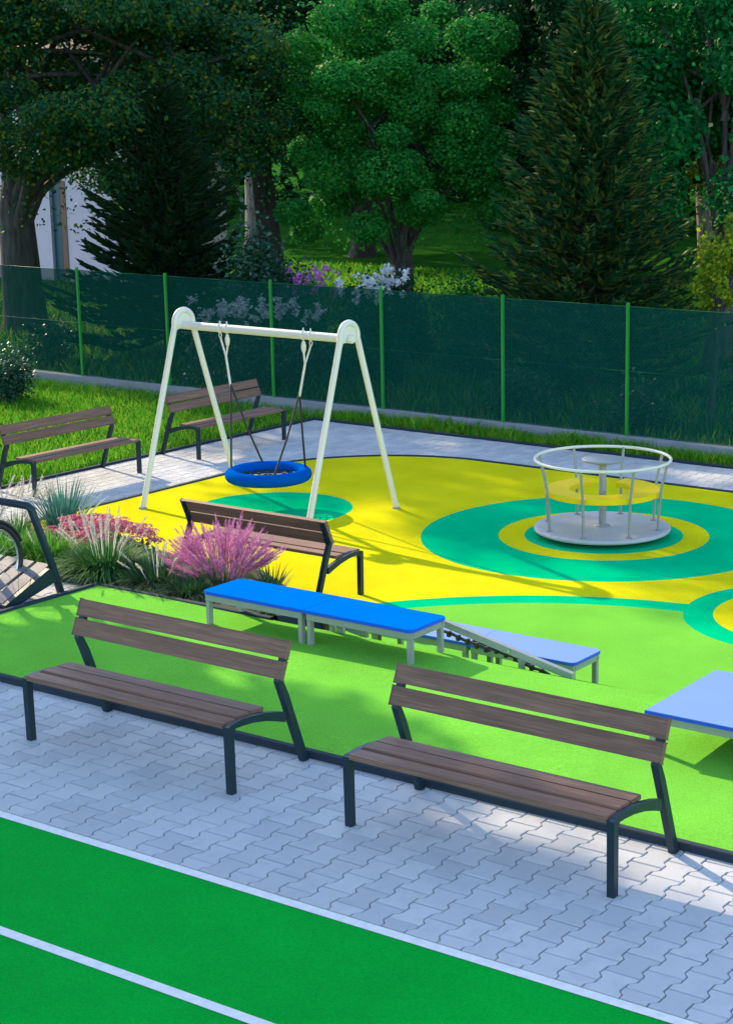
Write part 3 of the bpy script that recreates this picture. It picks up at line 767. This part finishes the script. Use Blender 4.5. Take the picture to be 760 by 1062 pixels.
def sedum_fol(seed, n=1500):
    r = np.random.default_rng(seed); Q = []
    for i in range(n):
        a = r.uniform(0, 2 * PI); q = math.sqrt(r.uniform()) * .42; z = r.uniform(.02, .34) * (1 - (q / .55) ** 2)
        c_ = np.array([q * math.cos(a), q * math.sin(a), z]); d = r.normal(0, 1, 3); d[2] = abs(d[2]) * .5; d /= np.linalg.norm(d); s = np.cross(d, [0, 0, 1]); s /= np.linalg.norm(s)
        Q += [c_, c_ + d * .045 + s * .026, c_ + d * .09, c_ + d * .045 - s * .026]
    return np.array(Q)
def sedum_bloom(seed, heads=46):
    r = np.random.default_rng(seed); Q = []
    for i in range(heads):
        a = r.uniform(0, 2 * PI); q = math.sqrt(r.uniform()) * .43; z = .50 * (1 - (q / .66) ** 2) + r.normal(0, .02)
        hr = r.uniform(.06, .095)
        for j in range(75):
            b = r.uniform(0, 2 * PI); t = math.sqrt(r.uniform()) * hr; c_ = np.array([q * math.cos(a) + t * math.cos(b), q * math.sin(a) + t * math.sin(b), z + .02 * (1 - (t / hr) ** 2)])
            d = r.normal(0, 1, 3); d[2] *= .5; d /= np.linalg.norm(d); s = np.cross(d, r.normal(0, 1, 3)); s /= np.linalg.norm(s); w = r.uniform(.007, .013)
            Q += [c_ - d * w, c_ - s * w, c_ + d * w, c_ + s * w]
    return np.array(Q)
plant('sedum', 'sedum with flat red and pink flower heads, beside the swing leg', -12.55, 11.85, sedum_fol(31), 'blade', sedum_bloom(32, 70), 'sedum', G_P)
plant('sedum', 'sedum with crimson flower heads, behind the tall fountain grass plumes', -13.15, 12.1, sedum_fol(33), 'blade', sedum_bloom(34, 60), 'sedum', G_P)
plant('blue_oat_grass', 'spiky blue-green clump of stiff blades in front of the back path', -14.5, 13.0, tuft_mesh(230, .70, .024, .46, .09, 36, .12), 'blade_blue', None, None, G_P, cat='grass plant')
plant('pampas_grass', 'pale plumed grass with upright cream flower heads behind the bicycle', -14.75, 12.55, tuft_mesh(420, .42, .010, .36, .12, 38, .6), 'blade', plume_mesh(22, .70, .36, .1, 39, .19, .034, 110), 'plume', G_P, cat='grass plant')
plant('pampas_grass', 'pale plumed grass at the very edge of the picture above the bicycle wheel', -14.55, 12.0, tuft_mesh(380, .40, .010, .36, .12, 40, .6), 'blade', plume_mesh(22, .66, .36, .1, 41, .19, .034, 110), 'plume', G_P, cat='grass plant')
plant('lawn_sedge', 'bright fresh green tuft right behind the slats of the bicycle rack', -12.55, 11.05, tuft_mesh(1100, .42, .012, .38, .15, 42, .65), 'blade_lime', plume_mesh(8, .46, .25, .1, 43, .14, .013), 'plume', G_P, cat='grass plant')
plant('lawn_sedge', 'bright fresh green tuft seen through the bicycle wheel', -12.95, 10.98, tuft_mesh(1000, .38, .012, .38, .15, 44, .65), 'blade_lime', None, None, G_P, cat='grass plant')
plant('feather_grass', 'tan feather grass arching over beside the tube of the rack', -12.6, 11.55, tuft_mesh(420, .40, .009, .42, .1, 46, .75), 'blade_tan', plume_mesh(26, .42, .40, .08, 47, .18, .022, 80, .5), 'plume', G_P, cat='grass plant')
plant('yucca', 'small dark spiky yucca behind the corner of the bright blue table', -10.42, 11.75, tuft_mesh(60, .34, .024, .26, .04, 48, .15), 'blade_dark', None, None, G_P)
plant('hosta', 'low leafy green plant half under the bright blue table', -9.75, 10.98, tuft_mesh(190, .20, .026, .26, .10, 50, .75), 'blade', None, None, G_P)

# ------------------------------------------------------------------ trees and shrubs
def leaves(c, n, size, seed, out=None):
    """diamond leaves at positions c (N,3)"""
    r = np.random.default_rng(seed); N_ = len(c)
    d = r.normal(0, 1, (N_, 3)); d[:, 2] = d[:, 2] * .6 - .15; d /= np.linalg.norm(d, axis=1)[:, None]
    if out is not None:                       # leaf blades face out of their clump and up to the light
        nn = out * .75 + r.normal(0, .55, (N_, 3)); nn[:, 2] += .35; nn /= np.linalg.norm(nn, axis=1)[:, None]
        d = np.cross(nn, np.cross(d, nn)); d /= np.linalg.norm(d, axis=1)[:, None]; s = np.cross(nn, d)
    else:
        t = r.normal(0, 1, (N_, 3)); t[:, 2] *= .45; s = np.cross(d, np.cross(t, d)); s /= np.linalg.norm(s, axis=1)[:, None]
    L = size * r.uniform(.6, 1.25, N_)[:, None]; w = L * r.uniform(.26, .40, N_)[:, None]
    return np.stack([c - d * L * .5, c + s * w - d * L * .05, c + d * L * .5, c - s * w - d * L * .05], 1).reshape(-1, 3)
def limb(mb, p, q, r0, r1, rnd, k=5, sag=.12, n=8):
    p, q = Vector(p), Vector(q); pts = []; L = (q - p).length; off = Vector((rnd.uniform(-1, 1), rnd.uniform(-1, 1), rnd.uniform(.2, 1))) * L * sag
    for i in range(k + 1):
        t = i / k; pts.append(p.lerp(q, t) + off * math.sin(PI * t) + Vector((rnd.uniform(-1, 1), rnd.uniform(-1, 1), 0)) * L * .02)
    mb.tube(pts, [lerp(r0, r1, i / k) for i in range(k + 1)], n); return pts
def bough(mb, p, q, r0, r1, rnd, k=10, n=9):
    h = Vector((q.x - p.x, q.y - p.y, 0)); c = p + h * .22 + Vector((0, 0, max(.25 * h.length, (q.z - p.z) * .62))); pts = []
    w1, w2 = rnd.uniform(0, 6), rnd.uniform(0, 6)
    for i in range(k + 1):
        t = i / k; v = p * (1 - t) ** 2 + c * 2 * t * (1 - t) + q * t * t
        pts.append(v + Vector((math.sin(w1 + 7 * t), math.sin(w2 + 6 * t), math.sin(w1 + w2 + 5 * t))) * h.length * .022 * math.sin(PI * t))
    mb.tube(pts, [lerp(r0, r1, (i / k) ** .75) for i in range(k + 1)], n); return pts
def broadleaf(name, label, loc, fork, crown, rad, tr, nleaf, size, lm, bm, seed, limbs=7, clumps=70, clump_r=.22, cat='tree', group=None, low=-1.0, lobes=None, nfork=2):
    """crown: centre (dx,dy,z) and radii (rx,ry,rz), all relative to loc"""
    rnd = random.Random(seed); rg = np.random.default_rng(seed)
    root = empty(name, loc); tag(root, label, cat, group)
    cc = np.array(crown, float); rr = np.array(rad, float)
    mb = MB()
    lean = Vector((rnd.uniform(-.1, .1), rnd.uniform(-.1, .1), 0)) * fork
    k = 7; tp = []; trr = []
    for i in range(k + 1):
        t = i / k; tp.append(Vector((0, 0, -.2)) + Vector((lean.x * t, lean.y * t, (fork + .2) * t))); trr.append(tr * (1.45 - 1.0 * t ** .35 * .55) * (1 if t > .12 else 1.18))
    tv = tp[-1] - tp[-2]; tv.normalize()
    mb.tube(tp + [tp[-1] + tv * tr * .8, tp[-1] + tv * tr * 1.7, tp[-1] + tv * tr * 2.6], trr + [trr[-1] * .78, trr[-1] * .45, .02], 16)
    top = tp[-1]; ends = []
    for i in range(limbs):
        a = 2 * PI * (i + rnd.uniform(-.25, .25)) / limbs; u = rnd.uniform(.35, .8)
        e = (cc[0] + rr[0] * u * math.cos(a), cc[1] + rr[1] * u * math.sin(a), cc[2] + rr[2] * rnd.uniform(-.55, .65))
        st = tp[-1 - (i % nfork)] 
        st = st + Vector((math.cos(a), math.sin(a), 0)) * tr * .25
        pts = bough(mb, st, Vector(e), trr[-1] * rnd.uniform(.32, .5), tr * .07, rnd); ends.append(pts[-1])
        for j in range(4):
            s_ = pts[rnd.randint(4, 8)]; th = rnd.uniform(0, 2 * PI); ph = rnd.uniform(-.6, 1)
            v = np.array([math.cos(th) * math.cos(ph), math.sin(th) * math.cos(ph), math.sin(ph)]); e2 = cc + rr * v * rnd.uniform(.6, .9)
            e2 = Vector(e2); e2 = s_ + (e2 - s_) * rnd.uniform(.45, .8)
            p2 = limb(mb, s_, e2, tr * .16, tr * .03, rnd, 4, .08, 6); ends.append(p2[-1])
    mb.build('trunk', bm, root, fix=False)
    cen = [np.array(e) for e in ends]
    while len(cen) < clumps:
        v = rg.normal(0, 1, 3); v /= np.linalg.norm(v)
        if v[2] < low: continue
        c_ = cc + rr * v * (rg.uniform(.5, .98))
        cen.append(c_)
    cen = np.array(cen); m_ = len(cen)
    idx = rg.integers(0, m_, nleaf); cr = (clump_r * rg.uniform(.6, 1.25, m_))[idx]
    g = rg.normal(0, 1, (nleaf, 3)); g /= np.linalg.norm(g, axis=1)[:, None]
    pos = cen[idx] + g * (cr * rg.uniform(.35, 1.0, nleaf) ** .6)[:, None] * np.array([rr[0], rr[1], rr[2] * .62]) 
    q_ = rg.random(nleaf) < .035                                   # stray sprays between the clumps
    v_ = rg.normal(0, 1, (nleaf, 3)); v_ /= np.linalg.norm(v_, axis=1)[:, None]; v_[:, 2] = np.maximum(v_[:, 2], low)
    pos[q_] = (cc + rr * v_ * (rg.uniform(.55, 1.10, nleaf))[:, None])[q_]
    fast_mesh('crown', leaves(pos, nleaf, size, seed + 7, g), 4, lm, root)
    return root
def spruce(name, label, loc, H, Rb, nb, lm, seed, twl=.34, tww=.06, dens=1.0, cat='tree', z_low=.25, group=None, pw=.82):
    rnd = random.Random(seed); root = empty(name, loc); tag(root, label, cat, group)
    mb = MB(); mb.tube([(0, 0, -.2), (0, 0, H * .3), (0, 0, H * .7), (0, 0, H)], [.17, .13, .06, .01], 10)
    Q = []
    for i in range(nb):
        t = ((i + .5) / nb) ** .80
        z = z_low + (H - z_low - .05) * t; L = Rb * (1 - t) ** pw * rnd.uniform(.62, 1.18) + .12
        a = i * 2.39996 + rnd.uniform(-.2, .2); d = np.array([math.cos(a), math.sin(a), 0]); s = np.array([-d[1], d[0], 0])
        dr = lerp(.28, -.75, t ** 1.5) 
        P = lambda q: np.array([0, 0, z]) + d * L * q + np.array([0, 0, -dr * L * q + .32 * L * q ** 2.4])
        pts = [P(q) for q in (0, .33, .66, 1)]
        mb.tube([tuple(p) for p in pts], [.03 * (1 - t) + .008, .02 * (1 - t) + .006, .012, .004], 5)
        n = int((7 + 17 * L) * dens)
        for j in range(n):
            q = .06 + .96 * ((j + rnd.random()) / n) ** .85; p = P(min(q, 1)); sd_ = (1 if j % 2 else -1)
            ln = twl * rnd.uniform(.6, 1.15) * (1.1 - .45 * q)
            dirv = d * rnd.uniform(.55, 1.0) + s * sd_ * rnd.uniform(.1, .9) * (1.05 - .5 * q) + np.array([0, 0, rnd.uniform(-.10, .50)])
            dirv /= np.linalg.norm(dirv); w = tww * rnd.uniform(.7, 1.2)
            u = np.cross(dirv, [0, 0, 1]); u /= max(1e-6, np.linalg.norm(u)); v_ = np.cross(u, dirv)
            m_ = p + dirv * ln * .42 + np.array([0, 0, -.02 * ln]); tip = p + dirv * ln + np.array([0, 0, .10 * ln])
            rg4 = [m_ + u * w * .5, m_ + v_ * w * .42, m_ - u * w * .5, m_ - v_ * w * .42]
            for e in range(4):
                a4, b4 = rg4[e], rg4[(e + 1) % 4]
                Q += [p, b4, a4, a4, b4, tip]
    mb.build('trunk', M['bark_dark'], root, fix=False)
    fast_mesh('crown', np.array(Q), 3, lm, root)
    return root
G_TR = 'trees beyond the fence'
Z0 = LOW - .05
broadleaf('broadleaf_tree', 'huge old tree with thick grey trunk and wide spreading boughs beside the pale house', (-30.9, 27, Z0), 2.7, (2.2, .6, 6.0), (5.0, 4.4, 4.1), .42, 170000, .105, M['leaf_oak'], M['bark'], 101, 10, 150, .17, group=G_TR, low=-.85, nfork=3)
spruce('spruce_tree', 'dark low-branched spruce standing against the pale house, under the huge old tree', (-25.5, 26, Z0), 5.2, 2.45, 300, M['needle_dark'], 102, .42, .085, 1.15, group=G_TR, pw=1.12)
broadleaf('round_tree', 'rounded dense green tree on a short forked trunk behind the white flowers', (-23.5, 31, Z0), 1.5, (-.1, 0, 4.55), (2.95, 3.0, 3.4), .26, 170000, .085, M['leaf_round'], M['bark'], 103, 8, 105, .20, group=G_TR, low=-.72, nfork=3)
spruce('spruce_tree', 'tall pointed spruce with yellowish sunlit branch tips behind the carousel', (-15.65, 26, Z0), 6.45, 2.35, 380, M['needle'], 104, .42, .085, 1.25, pw=1.0, group=G_TR)
broadleaf('broadleaf_tree', 'dark tree with slim upright trunk between the tall spruce and the picture edge', (-14.7, 29, Z0), 2.3, (.3, .3, 6.3), (3.0, 3.0, 4.4), .24, 70000, .13, M['leaf_lime'], M['bark'], 105, 8, 95, .22, group=G_TR, low=-.8)
broadleaf('yellow_shrub', 'bright yellow-green shrub reaching in beside the slim trunk at the picture edge', (-12.55, 24.6, Z0), 1.2, (.35, 0, 2.6), (.75, .8, 1.15), .05, 7000, .075, M['leaf_yellow'], M['bark'], 106, 6, 40, .24, 'shrub')
# second row
def far_tree(proto, x, y, s, rz, label):
    o = copy_tree(proto); o.location = (x, y, Z0); o.scale = (s, s, s * 1.0); o.rotation_euler = (0, 0, rz); tag(o, label, 'tree', G_TR); return o
fa = broadleaf('far_tree', 'deep green tree rising behind the huge old tree and the dark spruce', (-33.6, 38.5, Z0), 3.2, (0, 0, 7.5), (4.3, 4.3, 5.4), .32, 90000, .15, M['leaf_far'], M['bark_dark'], 201, 8, 100, .22, group=G_TR, low=-.8)
fb = broadleaf('far_tree', 'lighter green loose tree between the rounded tree and the tall spruce', (-20.2, 34.5, Z0), 2.6, (0, 0, 6.2), (3.0, 3.0, 4.8), .28, 80000, .13, M['leaf_far'], M['bark_dark'], 202, 8, 100, .22, group=G_TR, low=-.9)
far_tree(fb, -15.5, 37.0, 1.25, 1.0, 'tall green tree looming behind the top of the tall spruce')
far_tree(fa, -37.5, 47.5, 1.1, 2.2, 'shadowy tree far back behind the pale house roof')
far_tree(fb, -12.0, 34.5, 1.2, 2.6, 'dark green tree at the picture edge behind the slim trunk')
far_tree(fa, -26.5, 45.0, 1.15, .7, 'big shadowy tree in the third row behind the rounded tree')
far_tree(fa, -19.0, 48.0, 1.1, 3.9, 'big shadowy tree in the third row behind the tall spruce')
spruce('spruce_tree', 'very dark spruce whose hanging boughs fill the top edge behind the rounded tree', (-23.8, 38.5, Z0), 12.5, 3.0, 420, M['needle_dark'], 107, .62, .13, .8, group=G_TR, z_low=2.5)
pt = broadleaf('park_tree', 'distant tree with pale sunlit trunk on the far lawn left of the rounded tree', (-44.4, 50, Z0), 3.0, (0, 0, 6.5), (3.6, 3.6, 4.0), .40, 60000, .12, M['leaf_bright'], M['bark_pale'], 203, 7, 70, .24, group=G_TR)
pt2 = far_tree(pt, -25.6, 50.0, .8, 1.7, 'distant pale-trunked tree glimpsed beside the tall spruce')
far_tree(pt, -16.9, 38.5, .7, 2.4, 'pale-trunked tree glimpsed between the tall spruce and the slim trunk')
# the wood that closes the view
rg = np.random.default_rng(77); nW = 110000
xw = rg.uniform(-115, 5, nW); yw = 66 + 9 * np.sin(xw * .21) + rg.uniform(0, 9, nW); zw = rg.uniform(0, 1, nW) ** .8 * (17 + 3 * np.sin(xw * .5) + 2 * np.sin(xw * 1.3)) - .6
o = fast_mesh('woodland', leaves(np.c_[xw, yw, zw], nW, .75, 78), 4, M['leaf_far'], None); tag(o, kind='stuff')
# trees out of the picture on the sunny side: they throw the shade over the front
fc = broadleaf('shade_tree', 'broad tree standing outside the picture beside the sports court', (-21.8, 8.45, -.1), 2.6, (0, 0, 6.6), (4.4, 4.6, 5.2), .30, 150000, .22, M['leaf_lime'], M['bark'], 204, 8, 150, .22, low=-.95)
for x, y, s, rz, lab in ((-24.0, 2.6, 1.1, 1.2, 'broad tree outside the picture at the near end of the court'), (-29.0, 9.0, 1.2, 2.9, 'second broad tree outside the picture behind the first one')):
    o = copy_tree(fc); o.location = (x, y, -.1); o.scale = (s, s, s * (1.33 if x < -28 else 1)); o.rotation_euler = (0, 0, rz); tag(o, lab, 'tree')

broadleaf('shade_tree', 'very tall tree added for shade outside the picture beyond the end of the lawn', (-35.0, 25.2, Z0), 8.5, (0, 0, 13.6), (3.1, 3.1, 4.6), .36, 15000, .20, M['leaf_lime'], M['bark'], 205, 8, 110, .22, low=-.95)  # unseen tree, added and thinned to dapple the carousel side with shade
# shrubs
def shrub(name, label, x, y, z, rx, rz, n, size, lm, seed, bloom=0, bmat=None, nb=0, stems=.02):
    rg = np.random.default_rng(seed); root = empty(name, (x, y, z)); tag(root, label, 'shrub')
    mb = MB(); rnd = random.Random(seed)
    for i in range(9):
        a = rnd.uniform(0, 2 * PI); mb.tube([(0, 0, -.05), (.4 * rx * math.cos(a), .4 * rx * math.sin(a), rz * .5), (.75 * rx * math.cos(a), .75 * rx * math.sin(a), rz * rnd.uniform(.6, .95))], [stems, stems * .6, stems * .2], 5)
    mb.build('stem', M['bark_dark'], root, fix=False)
    k_ = 26; cen = rg.normal(0, 1, (k_, 3)); cen /= np.linalg.norm(cen, axis=1)[:, None]; cen[:, 2] = np.abs(cen[:, 2]); cen *= rg.uniform(.4, .95, k_)[:, None] * np.array([rx, rx, rz])
    i = rg.integers(0, k_, n); pos = cen[i] + rg.normal(0, .16, (n, 3)) * np.array([rx, rx, rz]); pos[:, 2] = np.abs(pos[:, 2]) + .02
    fast_mesh('foliage', leaves(pos, n, size, seed + 1), 4, lm, root)
    if nb:
        i = rg.integers(0, k_, nb // 14); c2 = cen[i] * 1.08 + rg.normal(0, .06, (len(i), 3)); c2[:, 2] = rz * rg.uniform(.88, 1.16, len(i))
        pos = np.repeat(c2, 14, 0) + rg.normal(0, .035, (len(c2) * 14, 3))
        fast_mesh('blossoms', leaves(pos, len(pos), bloom, seed + 2), 4, M[bmat], root)
    return root
shrub('shrub', 'glossy dark green shrub on the lawn at the picture edge, in front of the fence', -23.0, 19.6, LOW, .55, .85, 3600, .075, M['leaf_bush'], 301)
shrub('shrub', 'silvery green shrub behind the fence beside the pink flowers', -22.6, 25.8, Z0, 1.45, 2.3, 15000, .10, M['leaf_bush'], 302)
shrub('shrub', 'rounded dark shrub behind the fence between the white flowers and the tall spruce', -18.6, 27.0, Z0, 1.0, 1.75, 7000, .08, M['leaf_lime'], 303)
shrub('shrub', 'low green shrub behind the fence at the foot of the dark spruce', -24.2, 27.5, Z0, 1.0, 1.7, 6000, .10, M['leaf_bush'], 304)
shrub('flower_shrub', 'shrub with magenta pink flowers just above the fence top', -20.95, 25.0, Z0, .55, 1.72, 2600, .08, M['leaf_lime'], 305, .075, 'pink_fl', 420)
shrub('flower_shrub', 'shrub with clusters of white flowers just above the fence top', -19.5, 25.0, Z0, .62, 1.72, 3600, .08, M['leaf_lime'], 306, .09, 'white_fl', 700)
shrub('flower_shrub', 'lilac shrub with grey-mauve blossom seen only through the fence netting', -20.9, 23.2, Z0, 1.3, 1.35, 4500, .08, M['leaf_bush'], 307, .09, 'white_fl', 900)
shrub('shrub', 'dark spreading shrub behind the fence just beside the foot of the rounded tree', -21.2, 27.6, Z0, 1.2, 1.6, 9000, .09, M['leaf_far'], 311)
shrub('shrub', 'dark mounded shrub behind the fence under the left skirt of the tall spruce', -17.6, 27.4, Z0, .9, 1.5, 7000, .085, M['leaf_far'], 312)
for x, y, lab in ((-15.4, 23.6, 'small bush seen through the netting under the tall spruce'), (-13.2, 23.4, 'small bush seen through the netting near the picture edge'), (-26.5, 23.6, 'small bush seen through the netting in front of the pale house')):
    shrub('shrub', lab, x, y, Z0, .6, .8, 2400, .07, M['leaf_bush'], int(-x * 31))

# ------------------------------------------------------------------ house
ho = empty('house', (-44, 35, Z0)); tag(ho, 'pale mauve rendered house with brown trimmed corner and small window behind the trees', 'house')
M['render'] = vary('wall_render', (.66, .55, .66), .9, 0, .08, 2, .2, 90)
M['glass'] = mat('window_glass', (.35, .38, .12), .08, 0, .8)
M['blue_door'] = mat('blue_door', (.015, .09, .14), .4)
M['trim'] = vary('brown_trim', (.22, .11, .075), .7, 0, .15, 8)
M['roof'] = vary('roof_tile', (.10, .045, .035), .8, 0, .3, 9, .5, 20)
# wall in four pieces round the window opening (x 7.43..8.35, z 1.35..2.45 local)
mb = MB()
xw0, xw1, zw0, zw1 = 7.46, 8.26, 1.30, 2.42
mb.box(5.86, xw0, 0, .3, 0, 6.4); mb.box(xw1, 8.45, 0, .3, 0, 6.4); mb.box(xw0, xw1, .0, .3, 0, zw0); mb.box(xw0, xw1, .0, .3, zw1, 6.4)
mb.box(-3, 5.2, .0, .3, 0, 6.4); mb.box(-3, 8.45, 3.4, 3.7, 0, 6.4); mb.box(-3, -2.7, .302, 3.398, 0, 6.4); mb.box(8.15, 8.45, .302, 3.398, 0, 6.4); mb.box(5.2, 5.86, 0, .3, 2.9, 6.4)
mb.build('wall', M['render'], ho)
mb = MB(); mb.box(5.66, 5.858, -.02, .12, 0, 2.898); mb.build('corner_trim', M['trim'], ho)
mb = MB(); mb.box(5.205, 5.655, .1, .15, 0, 2.895); d_ = mb.build('door', M['blue_door'], ho)
mb = MB(); mb.box(5.56, 5.655, .05, .098, 0, 2.895); mb.build('door_frame', M['black'], d_)
mb = MB(); mb.box(xw0, xw1, .18, .2, zw0, zw1); w_ = mb.build('window', M['glass'], ho)
mb = MB()
for (a, b, c_, d_) in ((xw0 + .001, xw0 + .06, zw0 + .001, zw1 - .001), (xw1 - .06, xw1 - .001, zw0 + .001, zw1 - .001), (xw0 + .061, xw1 - .061, zw0 + .001, zw0 + .06), (xw0 + .061, xw1 - .061, zw1 - .06, zw1 - .001)): mb.box(a, b, .13, .179, c_, d_)
mb.build('window_frame', M['black'], w_)
mb = MB(); mb.prism([(-.6, 6.402), (4.3, 6.402), (1.85, 8.2)], 'x', -3.6, 9.0); mb.build('roof', M['roof'], ho)
